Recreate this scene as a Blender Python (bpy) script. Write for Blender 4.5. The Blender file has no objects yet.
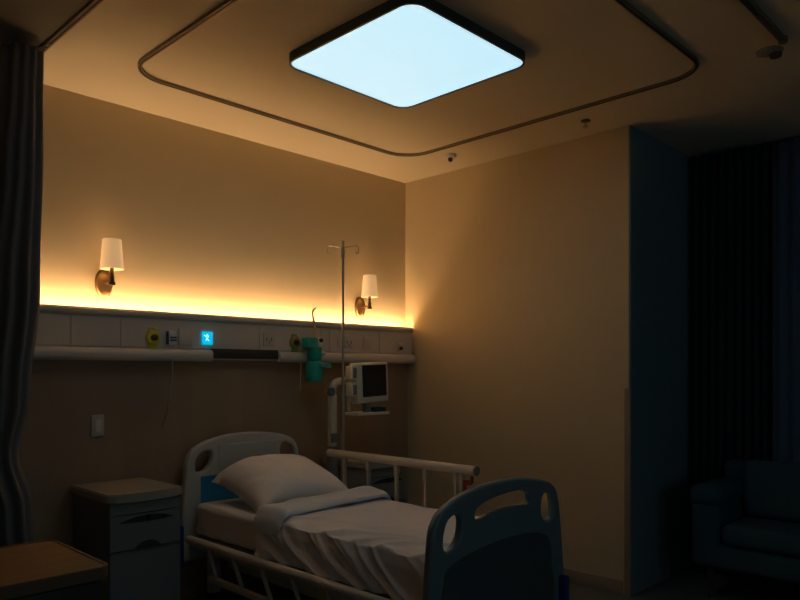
import bpy, bmesh, math, random
from mathutils import Vector, Matrix, noise
random.seed(7)
S = bpy.context.scene
COL = S.collection
PI = math.pi

# ------------------------------------------------------------------ materials
def mat(name, col, rough=.6, metal=0, bump=0, bscale=40, var=0, vscale=6, emit=None, es=0, spec=.5, coat=0, sub=0, stretch=None):
    m = bpy.data.materials.new(name); m.use_nodes = True
    nt = m.node_tree; b = nt.nodes['Principled BSDF']
    b.inputs['Base Color'].default_value = (*col, 1)
    b.inputs['Roughness'].default_value = rough
    b.inputs['Metallic'].default_value = metal
    b.inputs['Specular IOR Level'].default_value = spec
    b.inputs['Coat Weight'].default_value = coat
    tc = nt.nodes.new('ShaderNodeTexCoord'); mp = nt.nodes.new('ShaderNodeMapping')
    nt.links.new(tc.outputs['Object'], mp.inputs['Vector'])
    if stretch: mp.inputs['Scale'].default_value = stretch
    if var:
        n = nt.nodes.new('ShaderNodeTexNoise'); n.inputs['Scale'].default_value = vscale; n.inputs['Detail'].default_value = 5
        r = nt.nodes.new('ShaderNodeValToRGB')
        r.color_ramp.elements[0].position = .3; r.color_ramp.elements[1].position = .7
        r.color_ramp.elements[0].color = (*[c*(1-var) for c in col], 1)
        r.color_ramp.elements[1].color = (*[min(1, c*(1+var)) for c in col], 1)
        nt.links.new(mp.outputs[0], n.inputs['Vector']); nt.links.new(n.outputs['Fac'], r.inputs[0])
        nt.links.new(r.outputs[0], b.inputs['Base Color'])
    if bump:
        n2 = nt.nodes.new('ShaderNodeTexNoise'); n2.inputs['Scale'].default_value = bscale; n2.inputs['Detail'].default_value = 3
        bp = nt.nodes.new('ShaderNodeBump'); bp.inputs['Strength'].default_value = bump; bp.inputs['Distance'].default_value = .01
        nt.links.new(mp.outputs[0], n2.inputs['Vector']); nt.links.new(n2.outputs['Fac'], bp.inputs['Height'])
        nt.links.new(bp.outputs[0], b.inputs['Normal'])
    if emit:
        b.inputs['Emission Color'].default_value = (*emit, 1); b.inputs['Emission Strength'].default_value = es
    return m

LAMP_S, STRIP_S, SHADE_S = 0.80, 58.0, .43
M = dict(
    ceiling=mat('ceiling_paint', (.78, .68, .50), .85, bump=.05, bscale=90),
    wall=mat('cream_wall', (.64, .52, .325), .75, bump=.06, bscale=120, var=.02, vscale=2),
    teal_wall=mat('teal_wall', (.16, .25, .30), .8, bump=.05, bscale=90),
    wood_panel=mat('brown_wall_laminate', (.40, .275, .165), .55, var=.12, vscale=3, stretch=(1, 1, .15)),
    floor=mat('grey_floor', (.16, .16, .15), .45, var=.06, vscale=8),
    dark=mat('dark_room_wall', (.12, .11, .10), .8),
    guard=mat('corner_guard', (.30, .26, .19), .5),
    cream=mat('cream_plastic', (.62, .55, .45), .38),
    panel=mat('panel_enamel', (.72, .65, .56), .4),
    panel2=mat('panel_cover_enamel', (.66, .59, .51), .45),
    seam=mat('dark_gap', (.05, .045, .04), .7),
    led=mat('led_strip_glow', (1, .8, .5), .5, emit=(1, .63, .32), es=STRIP_S),
    lamp=mat('ceiling_lamp_diffuser', (.8, .9, 1), .5, emit=(.55, .86, 1.0), es=LAMP_S),
    lampframe=mat('lamp_frame', (.07, .09, .09), .4, metal=.3),
    track=mat('bronze_track', (.30, .24, .16), .35, metal=.6),
    shade=mat('lamp_shade_fabric', (.6, .48, .32), .8, emit=(1, .56, .24), es=SHADE_S, bump=.1, bscale=300),
    brass=mat('aged_brass', (.26, .16, .07), .45, metal=.9),
    bronze=mat('dark_bronze', (.10, .065, .035), .35, metal=.8),
    steel=mat('steel_tube', (.50, .44, .36), .3, metal=.85),
    bedplastic=mat('ivory_bed_plastic', (.55, .56, .50), .4),
    bedinset=mat('ivory_bed_inset', (.52, .54, .49), .5),
    foot=mat('slate_blue_bed_plastic', (.18, .26, .29), .26),
    footinset=mat('dark_slate_inset', (.08, .11, .12), .45),
    blue=mat('blue_bed_plastic', (.02, .28, .55), .45),
    bumper=mat('deep_blue_bumper', (.02, .06, .26), .4),
    railcream=mat('cream_rail_tube', (.72, .62, .50), .35),
    post=mat('pale_rail_post', (.62, .56, .46), .35, metal=.2),
    red=mat('dark_red_latch', (.35, .04, .02), .4),
    black=mat('black_rubber', (.02, .02, .02), .6),
    sheet=mat('white_bed_sheet', (.86, .80, .76), .85, bump=.12, bscale=30, spec=.2),
    blanket=mat('white_duvet', (.88, .84, .86), .85, bump=.15, bscale=22, spec=.2),
    fold=mat('white_duvet_fold', (.80, .82, .86), .85, bump=.2, bscale=22, spec=.2),
    pillow=mat('white_pillowcase', (.90, .85, .84), .85, bump=.12, bscale=18, spec=.2),
    cab=mat('grey_cabinet_plastic', (.22, .235, .22), .45),
    cabtop=mat('beige_cabinet_top', (.46, .40, .30), .4),
    recess=mat('cabinet_recess', (.03, .035, .035), .7),
    oak=mat('orange_oak', (.42, .25, .10), .34, var=.10, vscale=5, stretch=(1, 6, 6), coat=.2),
    oakrim=mat('oak_edge_trim', (.17, .115, .065), .4),
    darkwood=mat('dark_cabinet_wood', (.06, .045, .03), .5, var=.15, stretch=(6, 6, 1)),
    curtain=mat('dark_taupe_curtain', (.22, .20, .18), .9, bump=.2, bscale=160, spec=.1),
    drape=mat('dark_teal_drape', (.035, .045, .05), .9, bump=.2, bscale=160, spec=.1),
    sheer=mat('blue_grey_sheer_curtain', (.09, .15, .24), .9, bump=.1, bscale=160, spec=.1),
    sofa=mat('dark_blue_sofa_fabric', (.03, .085, .12), .85, bump=.2, bscale=140, spec=.2),
    yellow=mat('yellow_green_outlet', (.68, .60, .05), .45),
    olive=mat('olive_outlet', (.33, .34, .06), .45),
    knob=mat('dark_knob', (.05, .03, .02), .4),
    white=mat('white_plastic', (.80, .76, .70), .4),
    navy=mat('navy_plastic', (.03, .07, .13), .4),
    screen=mat('blue_lit_display', (.0, .3, .5), .3, emit=(.0, .48, .82), es=.82),
    glyph=mat('pale_display_mark', (.7, .95, 1), .3, emit=(.55, .95, 1), es=.9),
    teal=mat('teal_plastic', (.01, .42, .34), .4, var=.15, vscale=30),
    teal2=mat('pale_teal_plastic', (.10, .42, .42), .35),
    tube=mat('amber_tube', (.75, .52, .28), .35),
    moncase=mat('ivory_monitor_case', (.80, .75, .60), .4),
    monscr=mat('dark_monitor_glass', (.008, .016, .018), .15),
    cable=mat('pale_cable', (.45, .40, .32), .5),
    shaded_ceiling=mat('shaded_bay_ceiling', (.20, .18, .15), .85),
    fill_sky=mat('fill_window_glow', (.02, .04, .08), .1, emit=(.36, .54, .64), es=.46),
    sky=mat('night_window_glass', (.02, .04, .08), .08, emit=(.05, .12, .25), es=.35),
)

# ------------------------------------------------------------------ mesh helpers
def link(name, me, m, parent=None, smooth=True, ang=35):
    o = bpy.data.objects.new(name, me); COL.objects.link(o)
    if m is not None:
        me.materials.clear(); me.materials.append(M[m])
    if smooth:
        for p in me.polygons: p.use_smooth = True
        try: me.set_sharp_from_angle(angle=math.radians(ang))
        except Exception: pass
    if parent: o.parent = parent; o.matrix_parent_inverse = parent.matrix_world.inverted()
    return o

class MB:
    def __init__(s): s.bm = bmesh.new()
    def _tf(s, vs, mt): bmesh.ops.transform(s.bm, matrix=mt, verts=vs)
    def box(s, x0, x1, y0, y1, z0, z1, bev=0, seg=2, rot=None):
        b = bmesh.new(); r = bmesh.ops.create_cube(b, size=1)
        bmesh.ops.scale(b, vec=(x1-x0, y1-y0, z1-z0), verts=b.verts)
        if bev: bmesh.ops.bevel(b, geom=list(b.edges), offset=bev, segments=seg, affect='EDGES', profile=.5)
        if rot: bmesh.ops.transform(b, matrix=rot, verts=b.verts)
        bmesh.ops.translate(b, vec=((x0+x1)/2, (y0+y1)/2, (z0+z1)/2), verts=b.verts)
        s._merge(b); return s
    def _merge(s, b):
        me = bpy.data.meshes.new('t'); b.to_mesh(me); b.free(); s.bm.from_mesh(me); bpy.data.meshes.remove(me)
    def cyl(s, p, q, r0, r1=None, n=20, bev=0):
        p = Vector(p); q = Vector(q); r1 = r0 if r1 is None else r1
        b = bmesh.new(); L = (q-p).length
        bmesh.ops.create_cone(b, cap_ends=True, segments=n, radius1=r0, radius2=r1, depth=L)
        if bev: bmesh.ops.bevel(b, geom=[e for e in b.edges if len(e.link_faces) == 2 and any(len(f.verts) > 4 for f in e.link_faces)], offset=bev, segments=2, affect='EDGES')
        mt = Matrix.Translation((p+q)/2) @ (q-p).to_track_quat('Z', 'Y').to_matrix().to_4x4()
        bmesh.ops.transform(b, matrix=mt, verts=b.verts); s._merge(b); return s
    def ball(s, c, r, sc=(1, 1, 1), n=16):
        b = bmesh.new(); bmesh.ops.create_uvsphere(b, u_segments=n, v_segments=n//2+2, radius=r)
        bmesh.ops.scale(b, vec=sc, verts=b.verts); bmesh.ops.translate(b, vec=c, verts=b.verts); s._merge(b); return s
    def tube(s, pts, r, n=10, closed=False):
        pts = [Vector(p) for p in pts]; N = len(pts); rings = []
        up = Vector((0, 0, 1)); prev = None
        for i, p in enumerate(pts):
            a = pts[(i-1) % N] if (closed or i > 0) else p; c = pts[(i+1) % N] if (closed or i < N-1) else p
            t = (c-a).normalized()
            if prev is None:
                u = t.cross(up)
                if u.length < .1: u = t.cross(Vector((1, 0, 0)))
            else: u = prev - t*prev.dot(t)
            u.normalize(); prev = u; w = t.cross(u)
            rr = r[i] if isinstance(r, (list, tuple)) else r
            rings.append([s.bm.verts.new(p+u*rr*math.cos(2*PI*k/n)+w*rr*math.sin(2*PI*k/n)) for k in range(n)])
        for i in range(N if closed else N-1):
            A, B = rings[i], rings[(i+1) % N]
            for k in range(n): s.bm.faces.new((A[k], A[(k+1) % n], B[(k+1) % n], B[k]))
        if not closed:
            s.bm.faces.new(rings[0][::-1]); s.bm.faces.new(rings[-1])
        return s
    def lathe(s, prof, c, n=32, axis='Z', cap=True):
        rings = []; c = Vector(c)
        for r, h in prof:
            ring = []
            for k in range(n):
                a = 2*PI*k/n; x, y = r*math.cos(a), r*math.sin(a)
                v = Vector((x, y, h)) if axis == 'Z' else Vector((x, -h, y))      # 'Y': pushes out towards -Y
                ring.append(s.bm.verts.new(c+v))
            rings.append(ring)
        for A, B in zip(rings, rings[1:]):
            for k in range(n): s.bm.faces.new((A[k], A[(k+1) % n], B[(k+1) % n], B[k]))
        if cap: s.bm.faces.new(rings[0][::-1]); s.bm.faces.new(rings[-1])
        return s
    def prism_x(s, prof, x0, x1):                      # profile in (y, z) swept along x
        A = [s.bm.verts.new((x0, y, z)) for y, z in prof]; B = [s.bm.verts.new((x1, y, z)) for y, z in prof]
        n = len(prof)
        for k in range(n): s.bm.faces.new((A[k], A[(k+1) % n], B[(k+1) % n], B[k]))
        s.bm.faces.new(A[::-1]); s.bm.faces.new(B); return s
    def grid(s, f, nu, nv, thick=0):
        V = [[s.bm.verts.new(f(i/nu, j/nv)) for j in range(nv+1)] for i in range(nu+1)]
        for i in range(nu):
            for j in range(nv): s.bm.faces.new((V[i][j], V[i+1][j], V[i+1][j+1], V[i][j+1]))
        return s
    def build(s, name, m, parent=None, smooth=True, ang=35):
        bmesh.ops.recalc_face_normals(s.bm, faces=s.bm.faces)
        me = bpy.data.meshes.new(name); s.bm.to_mesh(me); s.bm.free()
        return link(name, me, m, parent, smooth, ang)

def crom(pts, k=8, closed=True):
    P = [Vector((*p, 0)) if len(p) == 2 else Vector(p) for p in pts]; N = len(P); out = []
    rng = range(N) if closed else range(N-1)
    for i in rng:
        if closed: a, b, c, d = P[i-1], P[i], P[(i+1) % N], P[(i+2) % N]
        else: a, b, c, d = P[max(i-1, 0)], P[i], P[i+1], P[min(i+2, N-1)]
        for j in range(k):
            t = j/k
            out.append(.5*((2*b)+(c-a)*t+(2*a-5*b+4*c-d)*t*t+(3*b-a-3*c+d)*t**3))
    if not closed: out.append(P[-1])
    return out

def plate(name, loops, y0, thick, bev, m, parent=None):
    """closed outlines in (x, z) extruded along y, with holes"""
    cu = bpy.data.curves.new('t', 'CURVE'); cu.dimensions = '2D'; cu.fill_mode = 'BOTH'
    cu.extrude = thick/2-bev; cu.bevel_depth = bev; cu.bevel_resolution = 3; cu.offset = -bev
    for lp in loops:
        sp = cu.splines.new('POLY'); sp.points.add(len(lp)-1)
        for q, p in zip(sp.points, lp): q.co = (p[0], p[1], 0, 1)
        sp.use_cyclic_u = True
    t = bpy.data.objects.new('t', cu); COL.objects.link(t)
    dg = bpy.context.evaluated_depsgraph_get(); dg.update()
    me = bpy.data.meshes.new_from_object(t.evaluated_get(dg)); bpy.data.objects.remove(t)
    bm = bmesh.new(); bm.from_mesh(me)
    bmesh.ops.remove_doubles(bm, verts=bm.verts, dist=1e-5)
    for v in bm.verts: x, y, z = v.co; v.co = (x, y0+z, y)
    bmesh.ops.recalc_face_normals(bm, faces=bm.faces)
    bm.to_mesh(me); bm.free(); me.name = name
    return link(name, me, m, parent, True, 50)

def thing(name, label, cat, loc=(0, 0, 0), group=None):
    o = bpy.data.objects.new(name, None); COL.objects.link(o); o.location = loc
    o.empty_display_size = .1
    bpy.context.view_layer.update()
    o['label'] = label; o['category'] = cat
    if group: o['group'] = group
    return o
def tag(o, label, cat, group=None):
    o['label'] = label; o['category'] = cat
    if group: o['group'] = group
    return o
def struct(o): o['kind'] = 'structure'; return o
def dup(root, loc, label):
    r = root.copy(); COL.objects.link(r); r.location = loc; r['label'] = label
    for ch in list(root.children):
        c = ch.copy(); COL.objects.link(c); c.parent = r; c.matrix_parent_inverse = ch.matrix_parent_inverse.copy()
        for g in ch.children:
            d = g.copy(); COL.objects.link(d); d.parent = c; d.matrix_parent_inverse = g.matrix_parent_inverse.copy()
    return r

H, BW, RW = 2.99, 4.07, 4.22      # ceiling height, back wall y, right wall x

# ------------------------------------------------------------------ room shell
struct(MB().box(-1.8, 6.2, -2.6, BW+.15, -.1, 0).build('floor', 'floor', smooth=False))
struct(MB().box(-1.8, 6.2, -2.6, BW+.15, H, H+.12).build('ceiling', 'ceiling', smooth=False))
struct(MB().box(-1.8, RW+.0, BW, BW+.15, 0, H).build('wall_back', 'wall', smooth=False))
struct(MB().box(RW, RW+.10, 2.10, BW+.15, 0, H).build('wall_right', 'wall', smooth=False))
struct(MB().box(RW+.002, 5.35, 2.088, 2.10, 0, H).box(RW+.10, 5.35, 2.10, 2.25, 0, H).build('wall_return', 'teal_wall', smooth=False))
struct(MB().box(-1.8, -1.65, -2.6, BW, 0, H).build('wall_left', 'wall', smooth=False))
wf = MB().box(-1.65, -.2, -2.6, -2.45, 0, H).box(3.4, 5.35, -2.6, -2.45, 0, H).box(-.2, 3.4, -2.6, -2.45, 0, .9).box(-.2, 3.4, -2.6, -2.45, 2.3, H)
struct(wf.build('wall_front', 'wall', smooth=False))
w = struct(MB().box(-.2, 3.4, -2.54, -2.53, .9, 2.3).build('fill_window', 'fill_sky', smooth=False))  # unseen window behind the camera, added as cool fill light
fr = MB()
for x in (-.2, .98, 2.17, 3.35): fr.box(x, x+.05, -2.53, -2.47, .9, 2.3)
for z in (.9, 2.25): fr.box(-.2, 3.4, -2.53, -2.47, z, z+.05)
fr.build('window_frame', 'dark', w, smooth=False)
wf = MB()
wf.box(5.2, 5.35, -2.45, 2.10, 0, .45); wf.box(5.2, 5.35, -2.45, 2.10, 2.75, H)
wf.box(5.2, 5.35, 1.5, 2.10, .45, 2.75); wf.box(5.2, 5.35, -2.45, -1.2, .45, 2.75)
struct(wf.build('wall_window', 'dark', smooth=False))
w = struct(MB().box(5.27, 5.28, -1.2, 1.5, .45, 2.75).build('window_1', 'sky', smooth=False))
fr = MB()
for y in (-1.2, .12, 1.46): fr.box(5.22, 5.27, y, y+.05, .45, 2.75)
for z in (.45, 2.70): fr.box(5.22, 5.27, -1.2, 1.5, z, z+.05)
fr.build('window_frame', 'dark', w, smooth=False)
# brown laminate cladding below the bedhead panel
struct(MB().box(-1.6, RW, BW-.025, BW, 0, 1.56).build('trim_1', 'wood_panel', smooth=False))
struct(MB().box(RW-.010, RW, 2.082, 2.125, 0, 1.32, .003).build('trim_2', 'guard'))
struct(MB().box(RW-.012, RW, 2.14, BW-.03, 0, .09, .003).build('baseboard_right', 'guard'))

# ------------------------------------------------------------------ ceiling lamp
L = thing('ceiling_lamp', 'large square ceiling lamp with rounded corners glowing pale blue', 'ceiling lamp', (2.49, 2.395, H))
def rrect(x0, x1, y0, y1, r, k=8):
    out = []
    for cx, cy, a in ((x1-r, y1-r, 0), (x0+r, y1-r, PI/2), (x0+r, y0+r, PI), (x1-r, y0+r, 1.5*PI)):
        for i in range(k+1): out.append((cx+r*math.cos(a+i*PI/2/k), cy+r*math.sin(a+i*PI/2/k)))
    return out
def slab(lp, z0, z1, inner=None):
    b = MB(); lo = [b.bm.verts.new((*p, z0)) for p in lp]; hi = [b.bm.verts.new((*p, z1)) for p in lp]; n = len(lp)
    for k in range(n): b.bm.faces.new((lo[k], lo[(k+1) % n], hi[(k+1) % n], hi[k]))
    if inner is None: b.bm.faces.new(lo[::-1]); b.bm.faces.new(hi)
    else:
        li = [b.bm.verts.new((*p, z0)) for p in inner]; hii = [b.bm.verts.new((*p, z1)) for p in inner]
        for k in range(n):
            j = (k+1) % n
            b.bm.faces.new((lo[j], lo[k], li[k], li[j])); b.bm.faces.new((hi[k], hi[j], hii[j], hii[k]))
            b.bm.faces.new((li[j], li[k], hii[k], hii[j]))
    return b
X0, X1, Y0, Y1 = 2.100, 2.935, 1.985, 2.850
slab(rrect(X0-.012, X1+.012, Y0-.012, Y1+.012, .087), H-.045, H, rrect(X0, X1, Y0, Y1, .075)).build('frame', 'lampframe', L)
slab(rrect(X0, X1, Y0, Y1, .075), H-.041, H-.01).build('diffuser', 'lamp', L)

# ------------------------------------------------------------------ ceiling tracks
def loop_track(x0, x1, y0, y1, r, wd, ht):
    a = rrect(x0-wd/2, x1+wd/2, y0-wd/2, y1+wd/2, r+wd/2, 14); b = rrect(x0+wd/2, x1-wd/2, y0+wd/2, y1-wd/2, r-wd/2, 14)
    return slab(a, H-ht, H, b)
t = thing('curtain_track', 'rounded rectangular curtain track loop running around the glowing ceiling lamp', 'curtain track', (2.64, 2.49, H))
loop_track(1.62, 3.72, 1.41, 3.57, .20, .022, .016).build('rail', 'track', t)
loop_track(1.62, 3.72, 1.41, 3.57, .20, .008, .0175).build('rail_groove', 'black', t)
t = thing('curtain_track', 'short straight curtain track above the gathered curtain on the left', 'curtain track', (1.22, 2.0, H))
MB().box(1.205, 1.235, -.6, 3.86, H-.024, H, .004).build('rail', 'track', t)
MB().box(1.216, 1.224, -.6, 3.86, H-.026, H-.022).build('rail_groove', 'black', t)
t = thing('curtain_track', 'straight dark curtain track on the ceiling at the top right corner', 'curtain track', (2.8, 1.03, H))
MB().box(2.2, 3.61, 1.015, 1.045, H-.024, H, .004).build('rail', 'track', t)
MB().cyl((3.61, 1.03, H-.026), (3.61, 1.03, H), .02).build('end_cap', 'track', t)

# bay ceiling left of the short track, shade painted in as darker grey
struct(MB().box(-1.6, 1.204, -2.4, 4.06, H-.012, H+.01).build('shaded_ceiling_panel', 'shaded_ceiling', smooth=False))
# ceiling fittings
t = thing('smoke_detector', 'small white sensor on the ceiling just right of the room corner', 'smoke detector', (3.89, 3.30, H))
MB().lathe([(.042, 0), (.042, -.012), (.036, -.022), (.02, -.026), (.001, -.026)], (3.89, 3.30, H), 24).build('base', 'white', t)
MB().lathe([(.018, -.02), (.016, -.045), (.008, -.052), (.001, -.052)], (3.89, 3.30, H), 16).build('sensor_head', 'bronze', t)
t = thing('sprinkler', 'tiny dark sprinkler hanging from the ceiling near the outer wall edge', 'sprinkler', (3.95, 2.25, H))
MB().lathe([(.03, 0), (.03, -.006), (.012, -.01), (.001, -.01)], (3.95, 2.25, H), 20).build('rosette', 'bronze', t)
MB().cyl((3.95, 2.25, H-.04), (3.95, 2.25, H-.005), .007).cyl((3.95, 2.25, H-.043), (3.95, 2.25, H-.039), .018).build('nozzle', 'steel', t)
t = thing('ceiling_speaker', 'dark round fitting in the ceiling beside the top right track', 'ceiling speaker', (3.72, 1.12, H))
MB().lathe([(.06, 0), (.06, -.006), (.05, -.010), (.001, -.014)], (3.72, 1.12, H), 32).build('ring', 'cab', t)
MB().lathe([(.03, -.012), (.026, -.03), (.001, -.034)], (3.74, 1.10, H), 20).build('core', 'black', t)

# ------------------------------------------------------------------ bedhead medical panel
P = thing('medical_wall_panel', 'long cream medical supply panel across the back wall with a lit top edge', 'medical panel', (2.4, 4.0, 1.5))
XL, XR = 1.0, 4.205
D4 = .04
FY = 3.975
hous = [(4.044, 1.50), (4.044, 1.755), (3.995, 1.755), (3.995, 1.775), (3.992, 1.783), (3.982, 1.787), (3.967, 1.783), (3.96, 1.772), (3.962, 1.756), (3.972, 1.745), (3.985, 1.742), (3.985, 1.50)]
MB().prism_x(hous, XL, XR).build('housing', 'panel', P)
ledge = [(3.985, 1.492), (3.985, 1.560), (3.968, 1.562), (3.952, 1.556), (3.943, 1.54), (3.942, 1.515), (3.950, 1.499), (3.965, 1.490)]
MB().prism_x(ledge, XL, 2.349).build('lower_ledge', 'panel', P)
MB().prism_x(ledge, 2.863, XR).build('lower_ledge', 'panel', P)
MB().prism_x([(3.985, 1.51), (3.985, 1.572), (3.968, 1.572), (3.962, 1.53), (3.97, 1.51)], 2.351, 2.861).build('reading_lamp', 'seam', P)
seams = [XL, 1.20, 1.495, 1.772, 2.717, 3.240, 3.324, 3.831, XR]
for a, b in zip(seams, seams[1:]):
    MB().box(a+.001, b-.001, 3.977, 3.986, 1.570, 1.738, .002, 1).build('cover_panel', 'panel' if (b-a) > .1 else 'panel2', P)
MB().box(XL, XR-.01, 3.992, 4.014, 1.7555, 1.762).build('light_strip', 'led', P, smooth=False)

def frame_plate(x0, x1, z0, z1, y=FY, m='panel2', name='socket_plate'):
    f = MB().box(x0, x1, y-.006, y+.002, z0, z1, .003).build(name, m, P)
    return f
f = frame_plate(2.127, 2.218, 1.585, 1.692)
MB().box(2.133, 2.212, 3.9665, 3.971, 1.593, 1.684, .002).build('cover', 'panel', f)
for cx in (2.79, 3.509):
    f = frame_plate(cx-.045, cx+.045, 1.60, 1.69)
    MB().box(cx-.022, cx-.016, 3.9675, 3.97, 1.635, 1.655).box(cx+.016, cx+.022, 3.9675, 3.97, 1.635, 1.655).box(cx-.003, cx+.003, 3.9675, 3.97, 1.618, 1.632).build('socket_slots', 'knob', f)
f = frame_plate(3.40, 3.45, 1.605, 1.68)
f = frame_plate(3.656, 3.737, 1.60, 1.69)
# lit display
D = MB().box(2.288, 2.358, 3.962, 3.976, 1.596, 1.676, .004).build('call_display', 'screen', P)
g = MB()
g.tube([(2.295, 3.9605, 1.655), (2.308, 3.9605, 1.645), (2.318, 3.9605, 1.66), (2.328, 3.9605, 1.648), (2.316, 3.9605, 1.636), (2.307, 3.9605, 1.622), (2.322, 3.9605, 1.628), (2.331, 3.9605, 1.618)], .0028, 6)
g.build('display_mark', 'glyph', D)
# nurse call unit
N = MB().box(2.056, 2.111, 3.955, 3.977, 1.585, 1.675, .005).build('nurse_call_unit', 'white', P)
MB().box(2.049, 2.057, 3.952, 3.975, 1.590, 1.668, .002).build('side_cap', 'navy', N)
for k in range(3): MB().cyl((2.071+.014*k, 3.956, 1.632), (2.071+.014*k, 3.949, 1.632), .0055, n=12).box(2.066+.014*k, 2.076+.014*k, 3.95, 3.956, 1.61, 1.62).build('button', 'navy', N)
def gas(x, z, m, parent=P, s=1.0):
    o = MB().lathe([(.045*s, 0), (.045*s, .01), (.038*s, .018), (.022*s, .02), (.001, .02)], (x, 3.977, z), 28, 'Y').build('gas_outlet', m, parent)
    # stretched plate above and below the dial
    MB().box(x-.028*s, x+.028*s, 3.968, 3.978, z-.066*s, z+.06*s, .004).build('outlet_plate', m, o)
    MB().lathe([(.020*s, .018), (.019*s, .034), (.012*s, .038), (.001, .038)], (x, 3.977, z), 20, 'Y').build('knob', 'knob', o)
    MB().ball((x+.012, 3.962, z+.052*s), .009).build('indicator', 'white', o)
gas(1.964, 1.628, 'yellow'); gas(3.008, 1.628, 'olive')
o = MB().box(4.032, 4.076, 3.965, 3.978, 1.585, 1.665, .005).build('gas_outlet', 'panel2', P)
MB().lathe([(.014, 0), (.014, .02), (.009, .026), (.001, .026)], (4.054, 3.968, 1.612), 16, 'Y').build('knob', 'knob', o)
MB().cyl((4.054, 3.97, 1.648), (4.054, 3.955, 1.648), .008).build('indicator', 'white', o)

# teal bottle device
T = thing('suction_bottle', 'teal plastic bottle device with upright amber tube hanging on the medical panel', 'suction bottle', (3.115, 3.90, 1.36))
bx_, yb = 3.115, 3.89
MB().lathe([(.03, 1.352), (.054, 1.356), (.060, 1.37), (.062, 1.465), (.054, 1.49), (.036, 1.50), (.03, 1.505), (.001, 1.505)], (bx_, yb, 0), 28).build('bottle', 'teal', T)
MB().box(bx_-.040, bx_+.045, yb-.035, yb+.035, 1.50, 1.60, .012).build('regulator', 'teal', T)
MB().box(bx_-.085, bx_+.005, yb-.04, yb+.04, 1.588, 1.662, .010).build('cap', 'teal', T)
MB().box(bx_+.007, bx_+.050, yb-.035, yb+.02, 1.600, 1.665, .008).build('gauge', 'white', T)
MB().cyl((bx_+.030, yb-.034, 1.645), (bx_+.030, yb-.042, 1.645), .015).build('gauge_face', 'knob', T)
MB().cyl((bx_+.04, yb-.02, 1.555), (bx_+.072, yb-.02, 1.555), .014).build('valve_knob', 'white', T)
MB().box(bx_-.005, bx_+.10, yb-.075, yb+.02, 1.452, 1.488, .012, rot=Matrix.Rotation(.12, 4, 'Y')).build('overflow_cup', 'teal2', T)
MB().tube(crom([(bx_+.01, yb, 1.655), (bx_+.004, yb, 1.72), (bx_-.010, yb, 1.80)], 6, False), .009, 10).build('amber_tube', 'tube', T)
MB().tube(crom([(bx_-.010, yb, 1.79), (bx_-.016, yb, 1.83), (bx_-.010, yb, 1.855), (bx_+.012, yb, 1.872)], 6, False), .006, 8).build('tube_hook', 'steel', T)
MB().cyl((bx_, yb+.03, 1.60), (bx_, 3.976, 1.60), .012).build('mount', 'steel', T)

# cords
def cord(pts, r, label, m='cable'):
    o = MB().tube(crom(pts, 8, False), r, 8).build('cord', m); tag(o, label, 'cord'); return o
cord([(2.062, 3.925, 1.50), (2.064, 3.928, 1.40), (2.05, 3.94, 1.27), (2.058, 3.99, 1.16), (2.052, 4.03, 1.10)], .004, 'thin pale cord hanging below the small nurse call unit')
cord([(3.02, 3.925, 1.50), (3.022, 3.922, 1.42), (3.02, 3.93, 1.30)], .004, 'thin pale cord hanging below the panel left of the teal bottle')

# wall switch
t = thing('wall_switch', 'small white rectangular wall switch plate above the bedside cabinet', 'wall switch', (1.665, 4.04, 1.12))
MB().box(1.628, 1.702, 4.032, 4.046, 1.057, 1.181, .006).build('plate', 'cream', t)
MB().box(1.648, 1.682, 4.027, 4.034, 1.085, 1.153, .003).build('rocker', 'white', t)

# ------------------------------------------------------------------ wall sconces
def sconce(x, z, label):
    t = thing('wall_sconce', label, 'wall lamp', (x, BW, z), 'shaded wall lamps above the medical panel')
    b = MB().lathe([(.062, 0), (.062, .010), (.054, .02), (.03, .026), (.001, .027)], (x, BW, z-.02), 32, 'Y')
    for v in b.bm.verts: v.co.z = (z-.02)+(v.co.z-(z-.02))*1.35
    for v in b.bm.verts: v.co.x = x+(v.co.x-x)*.82
    b.build('backplate', 'brass', t)
    MB().tube(crom([(x, BW-.02, z-.01), (x, BW-.06, z-.02), (x, BW-.115, z-.015)], 6, False), .009, 12).build('arm', 'brass', t)
    MB().cyl((x, BW-.115, z-.035), (x, BW-.115, z+.012), .013, n=16, bev=.002).cyl((x, BW-.115, z-.04), (x, BW-.115, z-.02), .019, n=16, bev=.003).cyl((x, BW-.115, z+.01), (x, BW-.115, z+.075), .010, n=16).build('socket_stem', 'bronze', t)
    z0 = z+.05
    sh = MB().lathe([(.065, z0), (.050, z0+.168), (.047, z0+.168), (.062, z0+.003)], (x, BW-.115, 0), 36, cap=False)
    sh.bm.verts.ensure_lookup_table()
    n = 36; 
    for k in range(n): sh.bm.faces.new((sh.bm.verts[3*n+k], sh.bm.verts[3*n+(k+1) % n], sh.bm.verts[(k+1) % n], sh.bm.verts[k]))
    sh.build('lamp_shade', 'shade', t)
    MB().ball((x, BW-.115, z0+.07), .022, (1, 1, 1.5)).build('bulb', 'led2', t)
M['led2'] = mat('warm_bulb', (1, .8, .5), .5, emit=(1, .66, .34), es=16)
sconce(1.712, 1.955, 'brass wall lamp with cream shade on the left, nearer the curtain')
sconce(3.705, 1.945, 'brass wall lamp with cream shade on the right, nearer the room corner')

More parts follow.
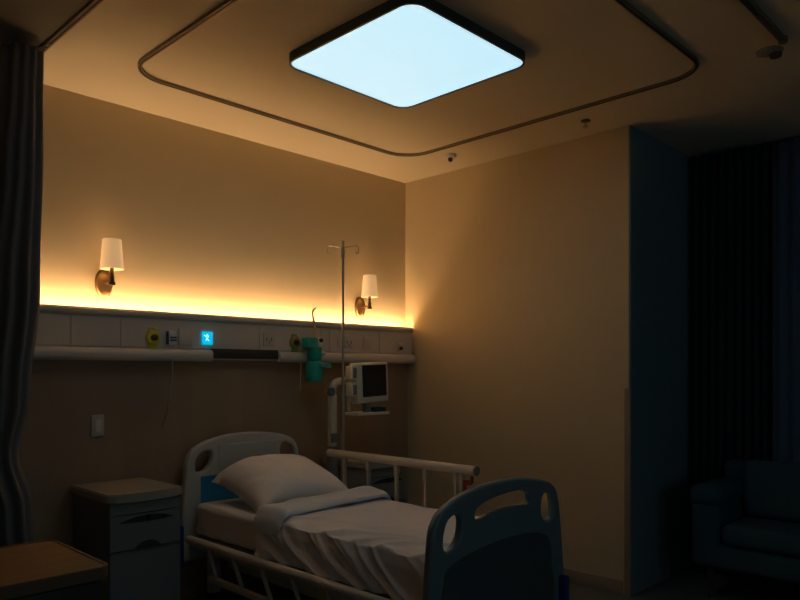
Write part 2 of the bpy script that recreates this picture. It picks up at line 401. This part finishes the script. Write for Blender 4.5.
# ------------------------------------------------------------------ hospital bed
B = thing('hospital_bed', 'hospital bed frame with ivory headboard, slate footboard and folding side rails', 'bed', (2.57, 2.9, 0))
HBo = [(2.10, .28), (2.108, .45), (2.122, .62), (2.136, .78), (2.15, .88), (2.195, .956), (2.327, 1.011), (2.516, 1.034), (2.718, 1.027), (2.889, .995), (2.965, .94), (2.997, .84), (3.012, .70), (3.022, .50), (3.03, .28)]
HBp = [tuple(p[:2]) for p in crom(HBo, 6, False)]
HL = [(2.207, .822), (2.209, .891), (2.254, .93), (2.308, .936), (2.317, .892), (2.296, .84), (2.254, .812)]
HR = [(2.834, .894), (2.845, .94), (2.881, .947), (2.933, .922), (2.951, .873), (2.94, .834), (2.889, .828), (2.852, .850)]
hb = plate('headboard', [HBp, crom(HL, 6), crom(HR, 6)], 3.925, .055, .016, 'bedplastic', B)
MB().box(2.36, 2.80, 3.893, 3.90, .81, .97, .003, 1).build('headboard_inset', 'bedinset', hb)
MB().box(2.235, 2.90, 3.89, 3.90, .52, .785, .004, 1).build('headboard_band', 'blue', hb)
FBo = [(2.062, .20), (2.072, .36), (2.083, .526), (2.105, .753), (2.130, .819), (2.183, .868), (2.319, .915), (2.497, .938), (2.713, .937), (2.910, .905), (3.002, .868), (3.043, .795), (3.072, .62), (3.097, .40), (3.107, .20)]
FBp = [tuple(p[:2]) for p in crom(FBo, 6, False)]
LH = [(2.180, .704), (2.179, .757), (2.203, .811), (2.251, .832), (2.286, .816), (2.286, .758), (2.257, .710), (2.212, .686)]
SL = [(2.384, .802), (2.398, .838), (2.500, .866), (2.662, .880), (2.765, .869), (2.798, .841), (2.782, .806), (2.629, .816), (2.500, .808), (2.417, .788)]
RH = [(2.891, .782), (2.900, .823), (2.937, .844), (2.981, .828), (2.995, .768), (2.981, .714), (2.937, .704), (2.898, .735)]
fb = plate('footboard', [FBp, crom(LH, 6), crom(SL, 6), crom(RH, 6)], 1.900, .042, .014, 'foot', B)
ins = crom([(2.17, .30), (2.17, .56), (2.22, .63), (2.40, .665), (2.62, .68), (2.85, .665), (2.95, .61), (2.97, .50), (2.97, .30), (2.6, .29)], 5)
plate('footboard_inset', [ins], 1.878, .010, .004, 'footinset', fb)
for x, y, lab in ((2.105, 3.935, 'b'), (3.035, 3.935, 'b'), (2.045, 1.885, 'b'), (3.062, 1.885, 'b')):
    MB().box(x-.025, x+.02, y-.045, y+.03, .25, .50 if y > 3 else .42, .012).build('corner_bumper', 'bumper', B)
# deck and frame
MB().box(2.16, 2.18, 1.95, 3.89, .36, .42, .005).box(2.96, 2.98, 1.95, 3.89, .36, .42, .005).box(2.18, 2.96, 1.95, 1.99, .36, .42, .005).box(2.18, 2.96, 3.85, 3.89, .36, .42, .005).build('bed_frame', 'bedplastic', B)
dk = MB()
for k in range(9): dk.box(2.18, 2.96, 2.0+.207*k, 2.0+.207*k+.19, .425, .440, .004)
dk.build('deck', 'cab', B)
MB().box(2.3, 2.84, 2.15, 3.7, .25, .31, .01).build('lower_chassis', 'bedplastic', B)
MB().box(2.30, 2.36, 2.6, 3.3, .31, .36).build('lift_arm', 'steel', B)
MB().box(2.78, 2.84, 2.6, 3.3, .31, .36).build('lift_arm', 'steel', B)
for x in (2.22, 2.92):
    for y in (2.12, 3.72):
        lg = MB().box(x-.03, x+.03, y-.03, y+.03, .12, .37, .006).build('leg', 'bedplastic', B)
        MB().cyl((x-.02, y, .06), (x+.02, y, .06), .06, n=28, bev=.006).build('castor', 'black', lg)
# far side rail, raised
rl = MB().cyl((3.055, 3.66, .882), (3.055, 2.41, .882), .026, n=20, bev=.004)
rl = rl.build('side_rail', 'railcream', B)
for i, y in enumerate((3.50, 3.27, 3.02, 2.78, 2.55, 2.51)):
    pb = MB().box(3.043, 3.067, y-.009, y+.009, .40, .868, .004)
    pb.box(3.040, 3.070, y-.014, y+.014, .80, .862, .005)
    pb.build('rail_post', 'post', rl)
MB().box(3.035, 3.075, 2.40, 3.62, .385, .425, .008).build('rail_base', 'railcream', rl)
MB().box(3.046, 3.064, 2.44, 2.495, .800, .825, .004).box(3.046, 3.064, 2.48, 2.498, .74, .80, .003).box(3.047, 3.063, 2.43, 2.445, .81, .85, .003).build('release_latch', 'red', rl)
MB().cyl((3.055, 2.412, .882), (3.055, 2.398, .882), .027, n=20, bev=.004).build('end_cap', 'cab', rl)
# near side rail, folded down
rn = MB().cyl((2.100, 3.80, .44), (2.100, 2.02, .44), .024, n=20, bev=.004).build('side_rail', 'railcream', B)
for y in (3.60, 3.34, 3.08, 2.82, 2.56, 2.30):
    MB().tube([(2.105, y, .43), (2.105, y-.10, .27)], .012, 8).build('rail_post', 'post', rn)
MB().box(2.09, 2.12, 2.12, 3.58, .235, .270, .006).build('rail_base', 'railcream', rn)

# mattress with fitted sheet
def n3(x, y, z=0): return noise.noise(Vector((x, y, z)))
mb = MB().box(2.175, 2.965, 1.97, 3.86, .44, .635, .035, 4)
bmesh.ops.subdivide_edges(mb.bm, edges=[e for e in mb.bm.edges if e.calc_length() > .12], cuts=26, use_grid_fill=True)
for v in mb.bm.verts:
    s = 1 if v.co.x < 2.3 else .3
    v.co.x += .008*s*n3(v.co.y*5, v.co.z*9+v.co.y*4); v.co.z += .004*n3(v.co.x*8, v.co.y*8)
    if v.co.x < 2.2:                                    # tucked diagonal creases
        v.co.x -= .006*math.sin((v.co.y*1.0+v.co.z*1.4)*38)*max(0, min(1, (.63-v.co.z)/.1))
mt = mb.build('mattress', 'sheet', None, ang=60)
tag(mt, 'mattress in a plain white fitted sheet lying on the hospital bed', 'mattress')

# pillow leaning on the headboard
pc = Vector((2.58, 3.495, .755)); Wp, Dp = .355, .29
tilt = Matrix.Rotation(math.radians(16), 4, 'X') @ Matrix.Rotation(math.radians(2), 4, 'Y'); rz = Matrix.Rotation(math.radians(-3), 4, 'Z')
pb = MB()
def pil(sign):
    def f(u, v):
        a, b = u*2-1, v*2-1
        e = (max(0, 1-abs(a)**2.6)*max(0, 1-abs(b)**2.6))**.42
        pin = 1-.10*(1-abs(a)**2)*abs(b)**2; pin2 = 1-.09*(1-abs(b)**2)*abs(a)**2
        wr = .008*n3(a*3, b*3, sign)+.010*max(0, 1-abs(n3(a*3.2+b*1.6, b*1.2-a*.5, 5))*5)*max(a, b, -a)
        p = Vector((a*Wp*pin2, b*Dp*pin, sign*(.125 if sign > 0 else .06)*e+wr*e))
        q = pc+(rz @ tilt @ p)
        q.z -= .055*a**4+(.03*a*a*max(0, b)**2)
        q.z = max(q.z, .643)
        return q
    return f
pb.grid(pil(1), 40, 34); pb.grid(pil(-1), 40, 34)
bmesh.ops.remove_doubles(pb.bm, verts=pb.bm.verts, dist=.0008)
tag(pb.build('pillow', 'pillow', None, ang=80), 'plump white pillow leaning against the ivory headboard', 'pillow')

# duvet over the mattress, hanging down the near side
def duvet(u, v):
    y = 1.955+v*1.20
    L0, Wt, L1 = .215, .82, .10
    s = u*(L0+Wt+L1)
    r = .05
    edge = .02*n3(y*3, 3)
    top = .668+.010*n3(s*5, y*4, 1)+.008*n3(s*11, y*9, 2)
    xl = 2.152; xr = 2.985
    if s < L0:
        k = (L0-s)/L0
        z = top-.022-k*(.190+.5*edge)
        x = xl-.008-.006*k
        amp = .35+.65*k
        w_ = y*1.0-z*1.5; t_ = y*.8+z*.6
        ridge = max(0, 1-abs(n3(w_*7, t_*2.2, 4))*3.2)
        x += -.030*amp*(ridge**1.5-.25)-.010*amp*n3(w_*5, t_*3, 6)
        if k < .25: x += (.25-k)*.05; z += (.25-k)*.02
    elif s < L0+Wt:
        k = (s-L0)/Wt
        x = xl+.006+k*(xr-xl)
        d = min(k, 1-k)*Wt
        z = top-.020*math.exp(-d*28)
        q = max(0, 1-k/.55)                               # creases running in from the near edge
        w_ = y*.9+(x-xl)*1.2; t_ = y*.5-(x-xl)
        z += .020*q*(max(0, 1-abs(n3(w_*6, t_*1.8, 9))*3.6)**1.4-.2)+.006*n3(x*7, y*6, 4)
    else:
        k = (s-L0-Wt)/L1
        x = xr+.012+.006*k; z = top-.022-k*.09
    if v < .03: z -= (.03-v)*.6
    return Vector((x, y, z))
db = MB().grid(duvet, 150, 170)
dv = db.build('duvet', 'blanket', None, ang=180)
so = dv.modifiers.new('s', 'SOLIDIFY'); so.thickness = .012; so.offset = -1
tag(dv, 'white duvet spread over the lower bed and draped down the near side', 'duvet')
# folded-back end of the duvet, a soft thick band
fbm = MB()
def fold(u, v):
    a = v*2*PI                                            # cross-section ring
    x = 2.128+u*.885
    yc = 3.06+.015*n3(x*3, 2)+.08*u
    hw = .12+.022*n3(x*4, 8); hz = .026+.008*n3(x*5, 4)
    ca, sa = math.cos(a), math.sin(a)
    yy = yc+hw*math.copysign(abs(ca)**.75, ca); zz = .694+hz*math.copysign(abs(sa)**.9, sa)
    zz += .010*n3(x*7, yy*10)*max(0, sa)+.008*math.sin(x*24+yy*14)*max(0, sa)*abs(n3(x*3, yy*3, 3))*2
    e = min(u, 1-u)
    if u < .07: k = (.07-u)/.07; zz -= .085*k*k+.0*k; yy = yc+(yy-yc)*(1-.12*k); zz = zz if sa > 0 else zz; x += .0
    if u > .93: k = (u-.93)/.07; zz -= .05*k*k
    return Vector((x, yy, zz))
fbm.grid(fold, 70, 36)
bmesh.ops.remove_doubles(fbm.bm, verts=fbm.bm.verts, dist=.0005)
bmesh.ops.holes_fill(fbm.bm, edges=[e for e in fbm.bm.edges if e.is_boundary], sides=0)
fo = fbm.build('folded_edge', 'fold', dv, ang=70)
MB().ball((2.235, 3.045, .69), .016, (1.3, .8, .7)).build('fastener', 'black', dv)

# ------------------------------------------------------------------ bedside cabinets
def cabinet(x0, x1, y0, y1, h, label):
    t = thing('bedside_cabinet', label, 'bedside cabinet', ((x0+x1)/2, (y0+y1)/2, 0), 'plastic bedside cabinets')
    MB().box(x0+.015, x1-.015, y0+.02, y1-.005, .07, h-.045, .008).build('body', 'cab', t)
    # top with a bowed front edge
    b = MB(); n = 14; lo = []; hi = []
    out = [(x0, y1), (x0, y0+.015)]+[(x0+(x1-x0)*k/n, y0-.028*math.sin(PI*k/n)) for k in range(1, n)]+[(x1, y0+.015), (x1, y1)]
    for p in out: lo.append(b.bm.verts.new((*p, h-.045))); hi.append(b.bm.verts.new((*p, h)))
    m_ = len(out)
    for k in range(m_): b.bm.faces.new((lo[k], lo[(k+1) % m_], hi[(k+1) % m_], hi[k]))
    b.bm.faces.new(lo[::-1]); b.bm.faces.new(hi)
    bmesh.ops.bevel(b.bm, geom=list(b.bm.edges), offset=.007, segments=2, affect='EDGES')
    b.build('top', 'cabtop', t)
    def front(name, z0, z1, rec):
        n = 14; b = MB()
        ys = lambda k: y0+.012-.022*math.sin(PI*k/n)
        for k in range(n):
            xa, xb = x0+.018+(x1-x0-.036)*k/n, x0+.018+(x1-x0-.036)*(k+1)/n
            lo = [b.bm.verts.new(p) for p in ((xa, ys(k), z0), (xb, ys(k+1), z0), (xb, y0+.022, z0), (xa, y0+.022, z0))]
            hi = [b.bm.verts.new(p) for p in ((xa, ys(k), z1), (xb, ys(k+1), z1), (xb, y0+.022, z1), (xa, y0+.022, z1))]
            for q in range(4):
                if q in (1, 3) and not ((q == 1 and k == n-1) or (q == 3 and k == 0)): continue
                b.bm.faces.new((lo[q], lo[(q+1) % 4], hi[(q+1) % 4], hi[q]))
            b.bm.faces.new(lo[::-1]); b.bm.faces.new(hi)
        bmesh.ops.remove_doubles(b.bm, verts=b.bm.verts, dist=1e-5)
        f = b.build(name, 'cab', t)
        if rec:
            cx = (x0+x1)/2; w, zc, hh = rec
            # dark scooped grip: lens-shaped recess plate
            r = MB(); up = []; dn = []
            for k in range(17):
                s = -1+2*k/16; xx = cx+s*w
                yy = y0+.012-.022*math.sin(PI*(xx-x0)/(x1-x0))-.002
                up.append((xx, yy, zc+hh*(1-s*s))); dn.append((xx, yy, zc-.15*hh*(1-s*s)))
            for k in range(16):
                q = [r.bm.verts.new(p) for p in (dn[k], dn[k+1], up[k+1], up[k])]
                q2 = [r.bm.verts.new((p[0], p[1]+.003, p[2])) for p in (dn[k], dn[k+1], up[k+1], up[k])]
                r.bm.faces.new(q); r.bm.faces.new(q2[::-1])
                for a in range(4): r.bm.faces.new((q[a], q2[a], q2[(a+1) % 4], q[(a+1) % 4]))
            bmesh.ops.remove_doubles(r.bm, verts=r.bm.verts, dist=1e-5)
            r.build('handle', 'recess', f)
        return f
    front('pull_out_tray', h-.105, h-.052, None)
    front('drawer', h-.29, h-.112, (.15, h-.150, .030))
    front('door', .09, h-.298, None)
    front('drawer_lip', h-.31, h-.296, None)
    # grip notch above the door
    cx = (x0+x1)/2
    r = MB(); pts = [(cx-.07, h-.288)]+[(cx-.07+.14*k/12, h-.288+.034*math.sin(PI*k/12)**.7) for k in range(1, 12)]+[(cx+.07, h-.288)]
    A = [r.bm.verts.new((x, y0-.0125, z)) for x, z in pts]; C2 = [r.bm.verts.new((x, y0-.004, z)) for x, z in pts]
    r.bm.faces.new(A); r.bm.faces.new(C2[::-1])
    for k in range(len(A)): r.bm.faces.new((A[k], A[(k+1) % len(A)], C2[(k+1) % len(A)], C2[k]))
    r.build('door_grip', 'recess', t)
    MB().box(x0+.06, x1-.06, y0+.05, y1-.05, .058, .072).build('plinth', 'recess', t)
    for xx in (x0+.06, x1-.06):
        for yy in (y0+.07, y1-.06):
            MB().cyl((xx-.012, yy, .03), (xx+.012, yy, .03), .03, n=18, bev=.004).build('castor', 'black', t)
    return t
c1 = cabinet(1.51, 1.93, 3.54, 4.03, .80, 'grey plastic bedside cabinet standing left of the bed under the wall switch')
c2 = dup(c1, c1.location+Vector((1.775, 0, 0)), 'grey plastic bedside cabinet standing right of the bed, seen behind the raised side rail')

# ------------------------------------------------------------------ IV pole
V = thing('iv_pole', 'tall steel infusion pole with hooks standing at the bedhead', 'iv pole', (3.125, 3.62, 0))
px, py = 3.128, 3.6
MB().cyl((px, py, .05), (px, py, 1.25), .0125, n=16).build('outer_tube', 'steel', V)
MB().cyl((px, py, 1.25), (px, py, 2.30), .0085, n=16).cyl((px, py, 1.22), (px, py, 1.29), .018, n=16, bev=.003).build('inner_tube', 'steel', V)
MB().ball((px, py, 2.30), .012).cyl((px, py, 2.19), (px, py, 2.26), .014, n=14, bev=.003).build('hook_hub', 'steel', V)
for a, L_ in ((-PI/4, .105), (PI*.75, .105), (PI/4, .055), (-PI*.75, .055)):
    dx, dy = math.cos(a), math.sin(a)
    q = lambda d, z: (px+dx*d, py+dy*d, z)
    MB().tube(crom([q(.0, 2.262), q(L_*.5, 2.268), q(L_*.88, 2.276), q(L_*1.0, 2.262), q(L_*.99, 2.232), q(L_*.90, 2.222), q(L_*.82, 2.236)], 6, False), .0038, 8).build('hook', 'steel', V)
hub = MB().cyl((px, py, .045), (px, py, .085), .03, n=18, bev=.004).build('base_hub', 'black', V)
for k, a in enumerate((PI*.12, PI*.52, PI*.92, PI*1.32, PI*1.72)):
    ex, ey = px+.085*math.cos(a), py+.085*math.sin(a)
    lg = MB().tube([(px, py, .062), (ex, ey, .05)], .011, 8).build('leg', 'steel', V)
    MB().cyl((ex-.008, ey, .022), (ex+.008, ey, .022), .022, n=14, bev=.003).build('castor', 'black', lg)

# ------------------------------------------------------------------ monitor stand and monitor
K = thing('monitor_stand', 'ivory column stand with a curved arm carrying the patient monitor', 'monitor stand', (3.215, 3.81, 0))
MB().box(3.182, 3.248, 3.785, 3.85, .06, .90, .012).build('lower_column', 'cab', K)
MB().box(3.188, 3.242, 3.79, 3.84, .90, 1.27, .012).build('column', 'moncase', K)
MB().box(3.180, 3.250, 3.774, 3.79, .93, .995, .005).build('column_collar', 'cab', K)
MB().tube(crom([(3.215, 3.815, 1.24), (3.213, 3.81, 1.31), (3.235, 3.80, 1.35), (3.28, 3.78, 1.36), (3.35, 3.735, 1.36)], 8, False), .026, 14).build('curved_arm', 'moncase', K)
MB().cyl((3.18, 3.80, 1.285), (3.18, 3.77, 1.285), .03, n=20, bev=.004).build('pivot', 'cab', K)
MB().box(3.27, 3.57, 3.60, 3.78, 1.12, 1.140, .005).build('tray', 'moncase', K)
MB().cyl((3.30, 3.74, 1.15), (3.30, 3.74, 1.35), .014).build('tray_support', 'moncase', K)
MB().box(3.18, 3.25, 3.77, 3.86, .03, .065, .008).build('base', 'cab', K)
for sy in (3.745, 3.92):
    for sx in (3.19, 3.24):
        f_ = MB().box(sx-.01, sx+.01, min(sy, 3.81), max(sy, 3.81), .035, .055, .004).build('foot', 'cab', K)
        MB().cyl((sx-.008, sy, .018), (sx+.008, sy, .018), .018, n=14).build('castor', 'black', f_)
O = thing('patient_monitor', 'ivory patient monitor with a dark blank screen beside the infusion pole', 'monitor', (3.41, 3.66, 1.20))
R3 = Matrix.Rotation(math.radians(-2.5), 4, 'Y')
MB().box(3.262, 3.560, 3.600, 3.690, 1.208, 1.490, .014, 3, rot=R3).build('case', 'moncase', O)
MB().box(3.305, 3.535, 3.594, 3.604, 1.252, 1.474, .004, 1, rot=R3).build('screen', 'monscr', O)
for z in (1.255, 1.37):
    mo = MB().box(3.222, 3.268, 3.612, 3.685, z, z+.095, .006).build('side_module', 'moncase', O)
    MB().box(3.230, 3.260, 3.607, 3.613, z+.012, z+.08, .002).build('module_port', 'cab', mo)
MB().cyl((3.560, 3.645, 1.335), (3.580, 3.645, 1.335), .020, n=20, bev=.003).build('side_knob', 'knob', O)
MB().cyl((3.40, 3.66, 1.212), (3.40, 3.66, 1.141), .03, n=18).build('mounting_neck', 'cab', O)
bx = MB().box(3.44, 3.55, 3.615, 3.70, 1.1405, 1.172, .006).build('control_box', 'sofa')
tag(bx, 'small grey blue accessory box lying on the tray under the monitor', 'box')

# ------------------------------------------------------------------ wooden cabinet, near left
W = thing('wooden_cabinet', 'low dark wooden cabinet with a polished orange oak top in the near left corner', 'cabinet', (.6, 2.72, 0))
slab(rrect(.20, 1.045, 2.45, 2.985, .035), .722, .75).build('top', 'oak', W)
slab(rrect(.188, 1.057, 2.438, 2.997, .045), .712, .753, rrect(.20, 1.045, 2.45, 2.985, .035)).build('edge_trim', 'oakrim', W)
MB().box(.22, 1.03, 2.47, 2.97, .06, .722, .004).build('body', 'darkwood', W)
for k, (z0, z1) in enumerate(((.09, .40), (.41, .70))):
    d_ = MB().box(.24, 1.01, 2.458, 2.472, z0, z1, .003).build('drawer', 'darkwood', W)
    MB().box(.54, .70, 2.440, 2.458, (z0+z1)/2-.008, (z0+z1)/2+.008, .004).build('handle', 'bronze', d_)
MB().box(.26, .99, 2.51, 2.93, 0, .06).build('plinth', 'recess', W)

# ------------------------------------------------------------------ gathered curtain, left
cb = MB()
nz, na = 70, 180
ctr = [(0.0, 1.055, .125), (.55, 1.06, .125), (.80, 1.05, .12), (1.05, 1.005, .105), (1.3, 1.035, .12), (1.8, 1.07, .13), (2.4, 1.105, .11), (2.7, 1.12, .095), (2.93, 1.13, .09)]
def interp(z):
    for a, b in zip(ctr, ctr[1:]):
        if z <= b[0]:
            k = (z-a[0])/(b[0]-a[0]); k = k*k*(3-2*k); return a[1]+(b[1]-a[1])*k, a[2]+(b[2]-a[2])*k
    return ctr[-1][1:]
rings = []
for j in range(nz+1):
    z = .02+(2.93-.02)*j/nz; cx, rx = interp(z); ring = []
    for i in range(na):
        a = 2*PI*i/na
        pl = 1+.065*math.sin(a*13+1.2*n3(z*.9, 2))+.05*math.sin(a*9+z*.8)
        ring.append(cb.bm.verts.new((cx+rx*pl*math.cos(a), 3.62+.17*pl*math.sin(a)*(rx/.12), z)))
    rings.append(ring)
for A, C3 in zip(rings, rings[1:]):
    for k in range(na): cb.bm.faces.new((A[k], A[(k+1) % na], C3[(k+1) % na], C3[k]))
cb.bm.faces.new(rings[-1]); cb.bm.faces.new(rings[0][::-1])
Cn = thing('privacy_curtain', 'dark taupe privacy curtain gathered into a column on the left', 'curtain', (1.13, 3.62, 0))
cb.build('fabric', 'curtain', Cn, ang=180)
for k in range(6):
    y = 3.50+.05*k
    MB().tube(crom([(1.22, y, 2.968), (1.205, y, 2.955), (1.18, y, 2.94), (1.15, y, 2.925)], 4, False), .004, 6).build('hook', 'steel', Cn)

# ------------------------------------------------------------------ far right drapes
def drape(name, x, y0, y1, waves, amp, m, label, z1=2.96):
    b = MB(); n = 160
    def f(u, v):
        y = y0+(y1-y0)*u; z = .02+(z1-.02)*v
        return Vector((x+amp*math.sin(u*waves*2*PI+.6*math.sin(v*2+u*5))+.3*amp*n3(u*20, v*1.5), y, z))
    b.grid(f, n, 24); o = b.build(name, m, None, ang=180)
    s = o.modifiers.new('s', 'SOLIDIFY'); s.thickness = .006
    tag(o, label, 'curtain'); return o
drape('window_drape', 5.10, 2.06, 1.55, 9, .022, 'drape', 'dark heavy window drape hanging beside the recessed teal wall')
drape('sheer_curtain', 5.13, 1.53, -1.3, 34, .016, 'sheer', 'blue grey curtain panel behind the sofa at the right edge')

# ------------------------------------------------------------------ sofa
Z = thing('sofa', 'dark blue upholstered sofa by the drapes at the lower right', 'sofa', (4.78, .9, 0))
MB().box(4.50, 5.02, .0, 1.80, .20, .36, .03, 3).build('base', 'sofa', Z)
for k, (a, b) in enumerate(((.17, .90), (.905, 1.63))):
    MB().box(4.47, 4.88, a, b, .355, .49, .045, 4).build('seat_cushion', 'sofa', Z)
    MB().box(4.84, 5.00, a, b, .48, .85, .05, 4, rot=Matrix.Rotation(math.radians(6), 4, 'Y')).build('back_cushion', 'sofa', Z)
MB().box(4.93, 5.05, .02, 1.78, .34, .83, .04, 4).build('backrest', 'sofa', Z)
for a, b in ((1.635, 1.82), (-.02, .165)):
    ab = MB().box(4.49, 5.00, a, b, .20, .62, .04, 4)
    ab.box(4.475, 5.0, a-.01, b+.01, .58, .71, .05, 4)
    ab.build('armrest', 'sofa', Z)
for x in (4.56, 4.96):
    for y in (.08, 1.72):
        MB().cyl((x, y, 0), (x, y, .205), .018, .026).build('leg', 'darkwood', Z)

# ------------------------------------------------------------------ light, world, camera
wd = bpy.data.worlds.new('night'); S.world = wd; wd.use_nodes = True
wd.node_tree.nodes['Background'].inputs[0].default_value = (.01, .02, .04, 1)
wd.node_tree.nodes['Background'].inputs[1].default_value = .3

cam = bpy.data.cameras.new('camera'); co = bpy.data.objects.new('camera', cam); COL.objects.link(co)
co.location = (0, 0, 1.43); co.rotation_euler = (PI/2, 0, math.radians(-45.6))
cam.sensor_width = 36; cam.lens = 36*706/800; cam.shift_y = .08875; cam.clip_start = .02
S.camera = co
S.view_settings.view_transform = 'Standard'; S.view_settings.look = 'None'
S.view_settings.exposure = .25; S.view_settings.gamma = 1
S.view_settings.use_curve_mapping = False
